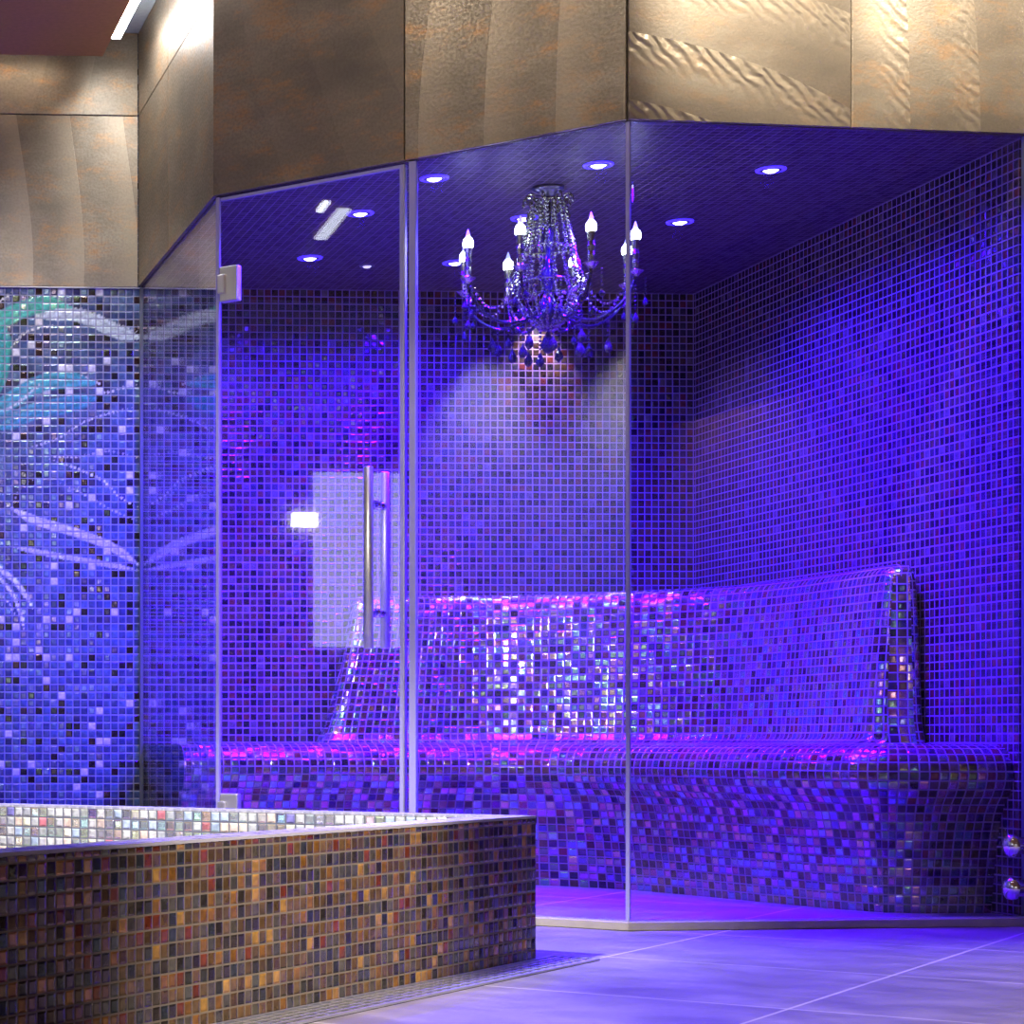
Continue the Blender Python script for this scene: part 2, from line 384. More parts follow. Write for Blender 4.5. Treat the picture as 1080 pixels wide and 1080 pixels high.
# raised cabin floor
bm = new(); prism(bm, [A, P, Q, (XR, YB), (XL, YB)], 0.0, CF)
uv = bm.loops.layers.uv.new('UVMap')
for f in bm.faces:
    for lp in f.loops:
        c = Vector((lp.vert.co.x, lp.vert.co.y)); lp[uv].uv = (c.dot(U), c.dot(V))
structure('floor_cabin', bm, M_floor)

# left wall with the mosaic picture: strands given as pixel polylines on the wall plane
def wall_pt(x, y):
    d = ray(x, y); t = (YB)/d.y; p = Vector((0, 0, H))+d*t; return Vector((p.x, p.z))
W, LAV = (0.88, 0.86, 0.86), (0.72, 0.70, 0.76)
strands = [  # points, half width (px), colour, strength
    ([(-60, 372), (-25, 350), (0, 338), (25, 326), (50, 321), (75, 325)], 9, (0.08, 0.46, 0.34), 1.0),
    ([(40, 334), (70, 331), (95, 337), (120, 349), (149, 357)], 7, (0.60, 0.68, 0.72), 1.0),
    ([(75, 323), (100, 331), (125, 343), (149, 351)], 2, (0.62, 0.66, 0.74), 0.9),
    ([(12, 366), (25, 352), (45, 345), (65, 344)], 1.8, W, 0.9),
    ([(-12, 320), (0, 318), (12, 308)], 2, W, 0.9),
    ([(-30, 440), (-4, 400), (2, 370), (4, 345)], 10, (0.04, 0.36, 0.32), 1.0),
    ([(-25, 446), (8, 425), (35, 408), (65, 401), (100, 404)], 9, (0.07, 0.36, 0.46), 1.0),
    ([(0, 452), (30, 436), (65, 428), (100, 420)], 9, (0.05, 0.26, 0.40), 1.0),
    ([(0, 436), (20, 424), (45, 403)], 2.2, (0.55, 0.66, 0.75), 1.0),
    ([(50, 397), (80, 396), (105, 405), (110, 414), (130, 409), (149, 405)], 1.8, LAV, 0.9),
    ([(25, 474), (60, 463), (85, 447), (115, 436), (149, 428)], 1.6, LAV, 0.85),
    ([(40, 480), (80, 482), (115, 476), (149, 484)], 1.5, LAV, 0.7),
    ([(52, 484), (75, 492), (105, 505), (128, 525), (149, 537)], 1.8, W, 0.85),
    ([(60, 508), (90, 522), (118, 538), (149, 551)], 1.4, LAV, 0.8),
    ([(15, 535), (18, 520), (30, 508), (50, 505)], 1.2, LAV, 0.6),
    ([(8, 534), (35, 548), (65, 557), (100, 569), (125, 581), (149, 598)], 5, (0.62, 0.61, 0.70), 1.0),
    ([(30, 543), (70, 556), (110, 567)], 1.4, W, 0.9),
    ([(10, 576), (50, 584), (95, 592), (149, 602)], 3.2, (0.58, 0.57, 0.68), 1.0),
    ([(-20, 580), (0, 600), (15, 612), (27, 628), (35, 642)], 3.2, W, 0.95),
    ([(-20, 592), (0, 610), (14, 628), (22, 648), (26, 668)], 2.6, W, 0.95),
    ([(-5, 622), (8, 634), (18, 652)], 1.5, W, 0.9),
]
SP = []
for pts, hw, c, s in strands:
    pp = catmull([wall_pt(*p) for p in pts], 0.015)
    SP.append((pp, hw*7.55/F, c, s))
def art(x, z):
    best = (0, (0, 0, 0))
    p = Vector((x, z))
    for pp, hw, c, s in SP:
        dm = 9
        n = len(pp)
        for i, q in enumerate(pp):
            d2 = (q-p).length
            # taper at both ends
            t = min(i, n-1-i)/max(1, n*0.2); ww = hw*min(1, 0.25+t)
            dm = min(dm, d2/ww)
        a = s*max(0, min(1, (1.15-dm)/0.3))
        if a > 0:
            k = 0.78+0.44*((math.sin(dm*9+x*40+z*23)+1)/2)       # streaks along the strand
            best = (max(best[0], a), tuple(min(1, v*k) for v in c)) if a >= best[0] else best
    return best
bm = new(); uv = bm.loops.layers.uv.new('UVMap'); cl = bm.verts.layers.float_color.new('art')
wx0 = wall_pt(0, 0).x-0.28
step = 0.0054
nx = int((XL-wx0)/step); zlo, zhi = wall_pt(0, 690).y, wall_pt(0, 303).y
nz = int((zhi-zlo)/step)
ph = wall_pt(0, 303).y % 0.027        # a whole row of tiles ends at the cladding
def add_grid(xs, zs, painted):
    g = []
    for z in zs:
        row = []
        for x in xs:
            v = bm.verts.new((x, YB, z)); a, c = art(x, z) if painted else (0, (0, 0, 0)); v[cl] = (*c, a); row.append(v)
        g.append(row)
    for i in range(len(zs)-1):
        for j in range(len(xs)-1):
            f = bm.faces.new((g[i][j], g[i][j+1], g[i+1][j+1], g[i+1][j]))
            for lp in f.loops: lp[uv].uv = (lp.vert.co.x-XL, lp.vert.co.z-ph)
add_grid([wx0+(XL-wx0)*i/nx for i in range(nx+1)], [zlo+(zhi-zlo)*i/nz for i in range(nz+1)], True)
add_grid([wx0, XL], [0.0, zlo], False)
add_grid([-3.7, wx0], [0.0, zhi], False)
add_grid([-3.7, XL], [zhi, ZC+0.1], False)
vs = [v for v in bm.verts]
# give the wall its thickness
bk = [bm.verts.new(p) for p in ((-3.7, YB+0.15, 0), (XL, YB+0.15, 0), (XL, YB+0.15, ZC+0.1), (-3.7, YB+0.15, ZC+0.1))]
bm.faces.new(bk[::-1])
structure('wall_left', bm, M_art)

# cabin walls
bm = new(); box(bm, XL, XR+0.15, YB, YB+0.15, 0, ZC+0.1); box_uv(bm); structure('wall_back', bm, M_wall)
bm = new(); box(bm, XR, XR+0.13, Q.y+0.03, YB, 0, ZC+0.1); box_uv(bm); structure('wall_right', bm, M_wall)
# wall outside right of the cabin, beyond the picture
bm = new(); box(bm, XR+0.09, 5.2, 5.22, Q.y+0.03, 0, ZC+0.1); box_uv(bm); structure('wall_pier', bm, M_wall)
# cabin ceiling
hb = 0.10   # depth of the header behind the glass
n_d = -U; n_r = Vector((Q.y-P.y, -(Q.x-P.x))).normalized()
bm = new(); prism(bm, [A+Vector((0.012, 0.0)), P+Vector((0.0, 0.02)), Q+Vector((0, 0.02)), (XR, YB), (XL+0.012, YB)], ZH, ZH+0.10); box_uv(bm); structure('ceiling_cabin', bm, M_ceil)
# room ceilings: recess slab and the dropped soffit with its lit gap
bm = new(); box(bm, -3.7, 5.2, -2.2, 7.9, ZC, ZC+0.1); structure('ceiling_recess', bm, M_recess)
SX = 1.178; SY = 7.30
a1 = Vector((SX, A.y-0.10)); 
p1 = P - U*0.20 + Vector((0.02, -0.06))
bm = new(); prism(bm, [(-3.7, -2.2), (5.2, -2.2), (5.2, 5.25), (p1.x, p1.y), (a1.x, a1.y), (SX, SY), (-3.7, SY)], ZS, ZC-0.0005); structure('ceiling_room', bm, M_soffit)
# room behind the camera
bm = new(); box(bm, -3.7, -3.55, -2.2, YB-0.02, 0, ZC-0.001); structure('wall_west', bm, M_white)
bm = new(); box(bm, -3.7, 5.2, -2.35, -2.2, 0, ZC); structure('wall_south', bm, M_white)
bm = new(); box(bm, 5.2, 5.35, -2.2, 5.22, 0, ZC); structure('wall_east', bm, M_brown)

# header core behind the cladding
T = 0.012
def offs(p, n, d): return p+n*d
A2 = Vector((XL, A.y)); 
bm = new()
prism(bm, [(XL, YB), (XL, A.y), (P.x, P.y), (Q.x, Q.y), (Q.x, Q.y+0.02), (P.x+0.008, P.y+0.02), (XL+0.02, A.y+0.008), (XL+0.02, YB)], ZH, ZC)
structure('wall_header', bm, M_core)

zl = wall_pt(60, 303).y
bm = new(); box(bm, -3.55, XL-0.001, YB-0.012, YB-0.0003, zl-0.0035, zl); structure('trim_3', bm, M_alu)
# cladding panels, each a thin bronze sheet
def panel(name_seed, p0, p1, z0, z1, n, label, arcs, ripple=0.0, rust=0.7):
    p0, p1 = Vector(p0), Vector(p1); g = 0.0016
    d = (p1-p0).normalized(); L = (p1-p0).length
    bm = new(); a, b = p0+d*g, p1-d*g
    prism(bm, [a, b, b+n*T, a+n*T], z0+g, z1-g)
    bmesh.ops.bevel(bm, geom=[e for e in bm.edges], offset=0.0012, segments=1, affect='EDGES')
    uv = bm.loops.layers.uv.new('UVMap')
    for f in bm.faces:
        for lp in f.loops:
            c = lp.vert.co; lp[uv].uv = ((Vector((c.x, c.y))-p0).dot(d), c.z-z0)
    o = link('cladding_panel', bm, bronze('bronze_cladding_%d' % name_seed, name_seed, arcs, ripple, rust, (-0.12, -0.30) if name_seed == 9 else None))
    tag(o, label, 'cladding panel', 'bronze cladding panels above the glass and tiles'); return o
ZM = 2.705; zl = wall_pt(60, 303).y
nl = Vector((0, -1)); ns = Vector((-1, 0))
panel(1, (-0.2, YB-0.0005), (XL-T, YB-0.0005), zl, ZM, nl, 'bronze cladding panel directly above the blue mosaic wall, crossed by a diagonal shadow', 0.5)
panel(2, (-0.2, YB-0.0005), (XL-T, YB-0.0005), ZM, ZC, nl, 'bright bronze cladding strip under the ceiling edge above the blue mosaic wall', 0.2)
xs = 6.95
panel(3, (XL, A.y-T*0.4), (XL, xs), ZH, ZM, ns, 'grey bronze side panel at the outer corner by the door hinge', 0.08)
panel(4, (XL, xs), (XL, YB-T), ZH, ZM, ns, 'narrow bronze side panel in the inner corner above the mirrored waves', 0.08)
panel(5, (XL, A.y-T*0.4), (XL, xs), ZM, ZC, ns, 'upper bronze side panel burnt white by the ceiling light strip', 0.08)
panel(6, (XL, xs), (XL, YB-T), ZM, ZC, ns, 'upper bronze side panel in the inner corner beside the ceiling recess', 0.08)
sd = hit_door(428.5, 120); S2 = Vector((sd.x, sd.y))
panel(7, P+(-U)*0+V*0.0, S2, ZH, ZC, n_d, 'dark bronze panel with broad curved sweeps above the fixed glass pane', 0.55)
panel(8, S2, A+V*0.010, ZH, ZC, n_d, 'dark brown rust-flecked bronze panel above the glass door', 0.12)
dr = (Q-P).normalized()
q1 = at_depth(897, 50, 5.6); t_ = (q1.x-P.x)/dr.x; Q1 = P+dr*t_
panel(9, P-dr*0.004, Q1, ZH, ZC, n_r, 'brightly lit golden panel with rippled crescent relief above the right glass', 0.5, 0.12, 0.25)
panel(10, Q1, P+dr*2.3, ZH, ZC, n_r, 'golden brown panel with rusty right edge at the top right corner', 0.35, 0.05, 0.5)

# ================================================================== GLASS ENCLOSURE
def glass_leaf(bm, p0, p1, z0, z1, n, th=0.010):
    p0, p1 = Vector(p0), Vector(p1)
    prism(bm, [p0, p1, p1-n*th, p0-n*th], z0, z1)
ZG0, ZG1 = 0.024, ZH-0.002
def strip(parent, name, p, z0, z1, ax, hx, ay, hy, mat, label=None):
    bm = new(); obox(bm, p, ax, hx, ay, hy, z0, z1); bevel(bm, 0.0012, 1)
    o = link(name, bm, mat, parent)
    if label: o['label'] = label
    return o
# side panel
e = empty('glass_panel', (XL, (A.y+YB)/2, 0)); inv = -e.location
tag(e, 'side glass panel mirroring the wave mosaic between blue wall and door hinges', 'glass panel')
def pl(parent, name, bm, mat, smooth=False):
    bmesh.ops.translate(bm, verts=bm.verts, vec=-parent.location); return link(name, bm, mat, parent, smooth)
bm = new(); glass_leaf(bm, (XL, YB-0.008), (XL, A.y+0.006), ZG0, ZG1, ns); pl(e, 'pane', bm, M_glass)
bm = new(); box(bm, XL-0.006, XL+0.006, YB-0.014, YB-0.001, ZG0, ZG1); pl(e, 'wall_profile', bm, M_grey)
bm = new(); obox(bm, A+Vector((0.003, 0.003)), V, 0.006, U, 0.006, ZG0, ZG1); bevel(bm, 0.002, 2); pl(e, 'corner_seal', bm, M_seal)
# door
g1 = hit_door(427.5, 500); D1 = Vector((g1.x, g1.y)); g2 = hit_door(431.5, 500); D2 = Vector((g2.x, g2.y))
D0 = A-V*0.010
e = empty('glass_door', (D0.x, D0.y, 0))
tag(e, 'frameless glass door with a long steel pull bar behind the mosaic basin', 'door')
bm = new(); glass_leaf(bm, D1+V*0.016, D0, 0.035, ZG1-0.012, n_d); pl(e, 'pane', bm, M_glass)
bm = new(); obox(bm, D1+V*0.011+U*0.005, V, 0.006, U, 0.007, 0.035, ZG1-0.008); bevel(bm, 0.002, 2); pl(e, 'edge_seal', bm, M_seal)
bm = new(); obox(bm, D1+V*0.0025+U*0.004, V, 0.0022, U, 0.008, 0.035, ZG1-0.004); bevel(bm, 0.001, 1)
o = pl(e, 'edge_profile', bm, M_alu); o['label'] = 'bright silver edge profile'
mid = (D0+D1)/2; hl = (D0-D1).length/2
bm = new(); obox(bm, mid+U*0.004, V, hl, U, 0.006, ZG1-0.014, ZG1-0.003); bevel(bm, 0.002, 1); pl(e, 'top_profile', bm, M_seal)
def hinge(z, parent):
    hg = new(); c = D0-V*0.030+U*0.005
    obox(hg, c, V, 0.030, U, 0.013, z-0.052, z+0.052); bevel(hg, 0.004, 2)
    h = pl(parent, 'hinge', hg, M_steel); h['label'] = 'square brushed steel hinge'
    k = new(); obox(k, D0-V*0.010-U*0.010, V, 0.012, U, 0.007, z-0.028, z+0.028); bevel(k, 0.003, 2)
    bmesh.ops.translate(k, verts=k.verts, vec=-parent.location); link('knuckle', k, M_steel, h)
    return h
hz = at_depth(238, 297, 6.25).z; hinge(hz, e); hinge(0.285, e)
# handle
hp = hit_door(397.5, 585); hc = Vector((hp.x, hp.y))
z0, z1 = at_depth(385, 683, 5.86).z, at_depth(385, 488, 5.86).z
hd = None
def bar(off, nm, z0, z1, r=0.0135):
    bm = new(); c = hc-U*off
    prof = [(0, 0), (r-0.002, 0), (r, 0.002), (r, z1-z0-0.002), (r-0.002, z1-z0), (0, z1-z0)]
    lathe_at(bm, prof, (c.x, c.y, z0), 24); return bm
hd = pl(e, 'handle', bar(0.053, '', z0, z1), M_steel, True); hd['label'] = 'vertical brushed steel pull bars'
b = bar(-0.050, '', z0+0.004, z1-0.006); bmesh.ops.translate(b, verts=b.verts, vec=-e.location); link('inner_bar', b, M_steel, hd, True)
for yy in (529.5, 645):
    z = at_depth(397, yy, 5.9).z
    for sg, nm in ((1, 'standoff'), (-1, 'standoff')):
        b = new(); s0 = hc-U*(0.052*sg); s1 = hc
        pts = [Vector((*(s1+(s0-s1)*t), z)) for t in (0.02, 0.12, 0.14, 0.3, 0.32, 0.95)]
        tube(b, pts, [0.013, 0.013, 0.0095, 0.0095, 0.011, 0.011], 16)
        bmesh.ops.translate(b, verts=b.verts, vec=-e.location); link(nm, b, M_chrome, hd, True)
# the bars' ends: keep flat shading crisp
# fixed pane
e = empty('glass_panel', (P.x, P.y, 0))
tag(e, 'fixed glass pane between the door edge and the front corner, in front of the chandelier', 'glass panel')
bm = new(); glass_leaf(bm, P+V*0.004, D2, ZG0, ZG1, n_d); pl(e, 'pane', bm, M_glass)
bm = new(); obox(bm, D2-V*0.011+U*0.004, V, 0.0105, U, 0.008, ZG0, ZG1); bevel(bm, 0.002, 2); pl(e, 'edge_seal', bm, M_seal)
bm = new(); obox(bm, P+U*0.004, V, 0.0055, U, 0.0055, ZG0, ZG1); bevel(bm, 0.002, 2); pl(e, 'corner_seal', bm, M_seal)
# right pane
e = empty('glass_panel', (Q.x, Q.y, 0))
tag(e, 'wide front glass pane on the right, before the bench end', 'glass panel')
bm = new(); glass_leaf(bm, P+dr*0.016, Q-dr*0.010, ZG0, ZG1, n_r); pl(e, 'pane', bm, M_glass)
bm = new(); obox(bm, Q-dr*0.006, dr, 0.005, n_r, 0.007, ZG0, ZG1); pl(e, 'wall_profile', bm, M_grey)
# threshold curb
def mit(n1, n2, d):
    m_ = (n1+n2).normalized(); return m_*(d/m_.dot(n1))
bm = new(); o1, i1 = 0.016, -0.030
prism(bm, [A+n_d*o1+V*0.02, P+mit(n_d, n_r, o1), Q+n_r*o1, Q+n_r*i1, P+mit(n_d, n_r, i1), A+n_d*i1+V*0.02], 0.0, 0.0235)
bevel(bm, 0.002, 1)
structure('trim_1', bm, M_curb)
bm = new(); prism(bm, [A+n_d*0.004, P+mit(n_d, n_r, 0.004), Q+n_r*0.004, Q+n_r*-0.012, P+mit(n_d, n_r, -0.012), A+n_d*-0.012], 0.0236, 0.0262)
structure('trim_2', bm, M_alu)

# ================================================================== MOSAIC BASIN
c0 = at_z(565, 1013, 0.0); C = Vector((c0.x, c0.y)); HB = 0.318; LU, LV, WB = 3.3, 2.25, 0.08
def bq(u, v, z): p = C-U*u+V*v; return Vector((p.x, p.y, z))
e = empty('mosaic_basin', (C.x, C.y, 0))
tag(e, 'low tiled soaking basin with brown and orange mosaic front in the left foreground', 'basin')
def faces(quads):
    bm = new()
    for (a, b, c, d, u0, v0, ul, vl) in quads:
        quad(bm, a, b, c, d, [(u0, v0), (u0+ul, v0), (u0+ul, v0+vl), (u0, v0+vl)])
    return bm
vb = HB - 0.0256*12.4
bm = faces([
    (bq(LU, 0, 0), bq(0, 0, 0), bq(0, 0, HB), bq(LU, 0, HB), -LU, -vb, LU, HB),
    (bq(0, 0, 0), bq(0, LV, 0), bq(0, LV, HB), bq(0, 0, HB), 0, -vb, LV, HB),
    (bq(0, LV, 0), bq(LU, LV, 0), bq(LU, LV, HB), bq(0, LV, HB), 0, -vb, LU, HB),
    (bq(LU, LV, 0), bq(LU, 0, 0), bq(LU, 0, HB), bq(LU, LV, HB), 0, -vb, LV, HB)])
o = pl(e, 'outer_wall', bm, M_basin); o['label'] = 'brown and orange mosaic outer wall'
w = WB; zt = HB+0.001
def rimq(a, b, c, d): return (a, b, c, d, 0, 0, (b-a).length, (d-a).length)
bm = new()
for a, b, c, d in ((bq(LU, 0, zt), bq(0, 0, zt), bq(w, w, zt), bq(LU-w, w, zt)), (bq(0, 0, zt), bq(0, LV, zt), bq(w, LV-w, zt), bq(w, w, zt)),
                   (bq(0, LV, zt), bq(LU, LV, zt), bq(LU-w, LV-w, zt), bq(w, LV-w, zt)), (bq(LU, LV, zt), bq(LU, 0, zt), bq(LU-w, w, zt), bq(LU-w, LV-w, zt))):
    f = quad(bm, a, b, c, d)
uv = bm.loops.layers.uv.get('UVMap')
for f in bm.faces:
    for lp in f.loops:
        q = Vector((lp.vert.co.x, lp.vert.co.y))-C; lp[uv].uv = (q.dot(U), q.dot(V))
bmesh.ops.remove_doubles(bm, verts=bm.verts, dist=1e-5)
r = bmesh.ops.extrude_face_region(bm, geom=bm.faces[:]); bmesh.ops.translate(bm, verts=[v for v in r['geom'] if isinstance(v, bmesh.types.BMVert)], vec=(0, 0, 0.006))
bmesh.ops.recalc_face_normals(bm, faces=bm.faces)
o = pl(e, 'rim', bm, M_rim); o['label'] = 'lavender tiled flat rim'
zi = 0.012
bm = faces([
    (bq(w, LV-w, zi), bq(w, w, zi), bq(w, w, HB), bq(w, LV-w, HB), 0, -vb, LV-2*w, HB-zi),
    (bq(w, w, zi), bq(LU-w, w, zi), bq(LU-w, w, HB), bq(w, w, HB), 0, -vb, LU-2*w, HB-zi),
    (bq(LU-w, w, zi), bq(LU-w, LV-w, zi), bq(LU-w, LV-w, HB), bq(LU-w, w, HB), 0, -vb, LV-2*w, HB-zi),
    (bq(LU-w, LV-w, zi), bq(w, LV-w, zi), bq(w, LV-w, HB), bq(LU-w, LV-w, HB), 0, -vb, LU-2*w, HB-zi),
    (bq(LU-w, w, zi), bq(w, w, zi), bq(w, LV-w, zi), bq(LU-w, LV-w, zi), 0, 0, LU-2*w, LV-2*w)])
o = pl(e, 'inner_lining', bm, M_pearl); o['label'] = 'pearly white iridescent mosaic lining'

# floor drain along the basin
e = empty('floor_drain', (C.x, C.y, 0))
tag(e, 'long slotted steel drain grate in the floor along the foot of the basin', 'drain')
u0, u1, dw = -0.092, 3.2, 0.112
def dq(u, v): return C-U*u-V*v
bm = new(); prism(bm, [dq(u0, 0.004), dq(u0, dw), dq(u1, dw), dq(u1, 0.004)], 0.0002, 0.0012); pl(e, 'channel', bm, M_dark)  # flat dark sheet, shade of the drain slots put into its colour
bm = new()
prism(bm, [dq(u0, 0.002), dq(u0, 0.010), dq(u1, 0.010), dq(u1, 0.002)], 0.0014, 0.005)
prism(bm, [dq(u0, dw-0.006), dq(u0, dw), dq(u1, dw), dq(u1, dw-0.006)], 0.0014, 0.005)
prism(bm, [dq(u0, 0.010), dq(u0, dw-0.006), dq(u0+0.006, dw-0.006), dq(u0+0.006, 0.010)], 0.0014, 0.005)
pl(e, 'frame', bm, M_alu)
bm = new(); nb = 5
for i in range(nb):
    v = 0.010+(dw-0.016)*(i+0.62)/nb
    prism(bm, [dq(u0+0.006, v), dq(u0+0.006, v+0.0055), dq(u1, v+0.0055), dq(u1, v)], 0.0014, 0.0045)
u = u0+0.05
while u < u1:
    prism(bm, [dq(u, 0.010), dq(u, dw-0.006), dq(u+0.005, dw-0.006), dq(u+0.005, 0.010)], 0.0014, 0.0040); u += 0.045
pl(e, 'grating', bm, M_steel)

# ================================================================== BENCH
e = empty('mosaic_bench', (2.3, 6.9, 0))
tag(e, 'curved built-in mosaic bench with high backrest glowing blue inside the glass cabin', 'bench')
NS = 260
nose, Ln = resample(catmull([(XL+0.012, 6.80), (1.7, 6.80), (2.1, 6.80), (2.36, 6.77), (2.55, 6.66), (2.67, 6.47), (2.76, 6.22), (2.84, 5.97), (2.91, 5.77), (2.995, 5.625), (3.13, 5.56), (3.25, 5.55), (XR-0.002, 5.55)], 0.01), NS)
wallp, _ = resample([Vector(p) for p in ((XL+0.012, YB-0.003), (2.2, YB-0.003), (3.0, YB-0.003), (XR-0.003, YB-0.003), (XR-0.003, 7.1), (XR-0.003, 6.4), (XR-0.003, 5.7))], NS)
prof = [(0.105, CF-0.002), (0.10, 0.06), (0.092, 0.12), (0.082, 0.18), (0.070, 0.24), (0.056, 0.29), (0.040, 0.32), (0.020, 0.345), (0.006, 0.372), (0.0, 0.400), (0.003, 0.425), (0.013, 0.449), (0.030, 0.467), (0.052, 0.477), (0.078, 0.482), (0.10, 0.484)]
rows, us, vs_ = [], [], []
def nrm2(path, i):
    t = (path[min(i+1, len(path)-1)]-path[max(i-1, 0)]).normalized(); return Vector((-t.y, t.x))    # left of travel = towards the walls
arc = 0.0
for k, (d, z) in enumerate(prof):
    if k: arc += math.hypot(d-prof[k-1][0], z-prof[k-1][1])
    row = []
    for i in range(NS+1):
        n = nrm2(nose, i); q = nose[i]+n*d
        row.append(Vector((min(q.x, XR-0.002) if i > NS*0.9 else q.x, q.y, z)))
    rows.append(row); us.append([Ln*i/NS for i in range(NS+1)]); vs_.append([arc]*(NS+1))
for t in (0.12, 0.3, 0.5, 0.75, 1.0):
    row = [rows[len(prof)-1][i].lerp(Vector((wallp[i].x, wallp[i].y, 0.484)), t) for i in range(NS+1)]
    rows.append(row); us.append([Ln*i/NS for i in range(NS+1)]); vs_.append([arc+t*0.5]*(NS+1))
for r in rows:   # every row ends flush with the two walls
    r[0].x = XL+0.012
bm = new(); grid_mesh(bm, rows, us, vs_); bmesh.ops.recalc_face_normals(bm, faces=bm.faces)
if sum(f.normal.z for f in bm.faces if f.calc_center_median().z > 0.48) < 0: bmesh.ops.reverse_faces(bm, faces=bm.faces)
pl(e, 'seat', bm, M_bench, True)
# backrest
bp_, Lb = resample(catmull([(2.03, 7.365), (2.35, 7.365), (2.56, 7.345), (2.71, 7.275), (2.89, 7.135), (3.05, 6.99), (3.155, 6.83), (3.205, 6.6), (3.214, 6.3), (3.214, 6.045)], 0.01), NS)
pf = [(-0.035, 0.484), (-0.016, 0.490), (-0.004, 0.503), (0.001, 0.525), (0.006, 0.60), (0.014, 0.70), (0.022, 0.80), (0.030, 0.90), (0.036, 0.955), (0.043, 0.982), (0.058, 0.998), (0.083, 1.005), (0.102, 1.000), (0.115, 0.985), (0.122, 0.955), (0.128, 0.85), (0.133, 0.70), (0.137, 0.55), (0.138, 0.484)]
cen = (0.07, 0.73)
R = 0.038
steps = [(-1, a) for a in (90, 66, 45, 22)]
def section(i, inset, push):
    n = nrm2(bp_, i); t = Vector((n.y, -n.x))   # direction of travel
    out = []
    for d, z in pf:
        dd = d+(cen[0]-d)*min(1, inset/0.075) if inset else d
        zz = min(z, 1.005-inset) if inset else z
        fl = 0.05*math.exp(-(z-0.484)/0.04)*(1 if inset or push else 0)
        sh = push
        if i < NS*0.5:
            k = max(0.0, 1-i/(NS*0.25)); sh += 0.20*(z-0.484)*k - fl*0.6
        else: sh += fl*0.4 + 0.36*(dd-0.03)*max(0.0, 1-(NS-i)/(NS*0.06))
        q = bp_[i]+n*dd+t*sh
        out.append(Vector((q.x, q.y, zz)))
    return out
secs, su = [], []
for a in (90, 60, 30): 
    secs.append(section(0, R*(1-math.cos(math.radians(a))), -R*math.sin(math.radians(a)))); su.append(-R*math.radians(a))
for i in range(NS+1): secs.append(section(i, 0, 0)); su.append(Lb*i/NS)
for a in (30, 60, 90):
    secs.append(section(NS, R*(1-math.cos(math.radians(a))), R*math.sin(math.radians(a)))); su.append(Lb+R*math.radians(a))
arcs_ = [0.0]
for k in range(1, len(pf)): arcs_.append(arcs_[-1]+math.hypot(pf[k][0]-pf[k-1][0], pf[k][1]-pf[k-1][1]))
bm = new()
VV = grid_mesh(bm, secs, [[u]*len(pf) for u in su], [arcs_ for _ in su])
uvl = bm.loops.layers.uv.get('UVMap')
for ring, sgn in ((VV[0], 1), (VV[-1], -1)):   # end caps in strips so that tiles lie level
    m_ = len(ring)
    for k in range(m_//2):
        a, b = ring[k], ring[k+1]; c, d = ring[m_-2-k], ring[m_-1-k]
        if len({a, b, c, d}) < 4:
            if len({a, b, c, d}) == 3: f = bm.faces.new([x for i_, x in enumerate((a, b, c, d)) if x not in (a, b, c, d)[:i_]])
            else: continue
        else:
            if b is c: continue
            f = bm.faces.new((a, b, c, d))
        for lp in f.loops:
            co = lp.vert.co; lp[uvl].uv = (co.x if sgn < 0 else co.y, co.z-0.484)
bmesh.ops.recalc_face_normals(bm, faces=bm.faces)
if sum(f.normal.z for f in bm.faces if f.calc_center_median().z > 0.99) < 0: bmesh.ops.reverse_faces(bm, faces=bm.faces)
pl(e, 'backrest', bm, M_back, True)

# ================================================================== CEILING SPOTS IN THE CABIN
spots = [((458, 189), 'blue ceiling spot nearest the door edge profile, left of the chandelier'), ((380, 226), 'blue ceiling spot above the door pull, behind the door glass'), ((327, 273), 'blue ceiling spot deepest behind the door glass, nearest the hinge'),
         ((553, 231), 'blue ceiling spot just behind the left side of the chandelier crown'), ((631, 175), 'blue ceiling spot nearest the front glass corner above the chandelier'), ((480, 278), 'blue ceiling spot low at the back beside the leftmost candle'),
         ((813, 180), 'large bright blue ceiling spot alone behind the right glass pane'), ((717, 235), 'smaller blue ceiling spot behind the right pane, nearer the dark back corner')]
def spot_fixture(x, y, label, lens, r=0.021, group='blue spots in the cabin ceiling'):
    p = at_z(x, y, ZH-0.004); p.z = ZH
    e = empty('ceiling_spot', p); tag(e, label, 'ceiling light', group)
    bm = new(); lathe(bm, [(r+0.009, -0.0005), (r+0.0085, -0.004), (r+0.003, -0.006), (r, -0.004), (r, -0.0005)], 24); link('ring', bm, M_ring, e, True)
    bm = new(); lathe(bm, [(r-0.0005, -0.001), (r-0.001, -0.004), (r*0.6, -0.0085), (0, -0.010)], 20); link('lens', bm, lens, e, True)
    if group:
        bm = new(); lathe(bm, [(r+0.0205, -0.0006), (r+0.019, -0.0035), (r+0.010, -0.0045), (r+0.0092, -0.0006)], 28); link('halo_ring', bm, M_halo, e, True)  # emissive ring added to imitate the blue halo round each lens
    return p
def spot_light(p, power, col, size=PI*0.9, blend=0.6, rad=0.02, aim=None):
    ld = bpy.data.lights.new('spot_light', 'SPOT'); ld.energy = power; ld.color = col; ld.spot_size = size; ld.spot_blend = blend; ld.shadow_soft_size = rad
    o = bpy.data.objects.new('spot_light', ld); COL.objects.link(o); o.location = p
    if aim is not None: o.rotation_euler = (Vector(aim)-Vector(p)).to_track_quat('-Z', 'Y').to_euler()
    return o
BLUE = (0.034, 0.0, 1.0)
for (xy, lb) in spots:
    p = spot_fixture(*xy, lb, M_blue)
    spot_light(p-Vector((0, 0, 0.03)), 300, BLUE, 2.75, 1.0, 0.02)
    spot_light(p-Vector((0, 0, 0.03)), 230, (0.13, 0.0, 1.0), 1.25, 0.9, 0.02)
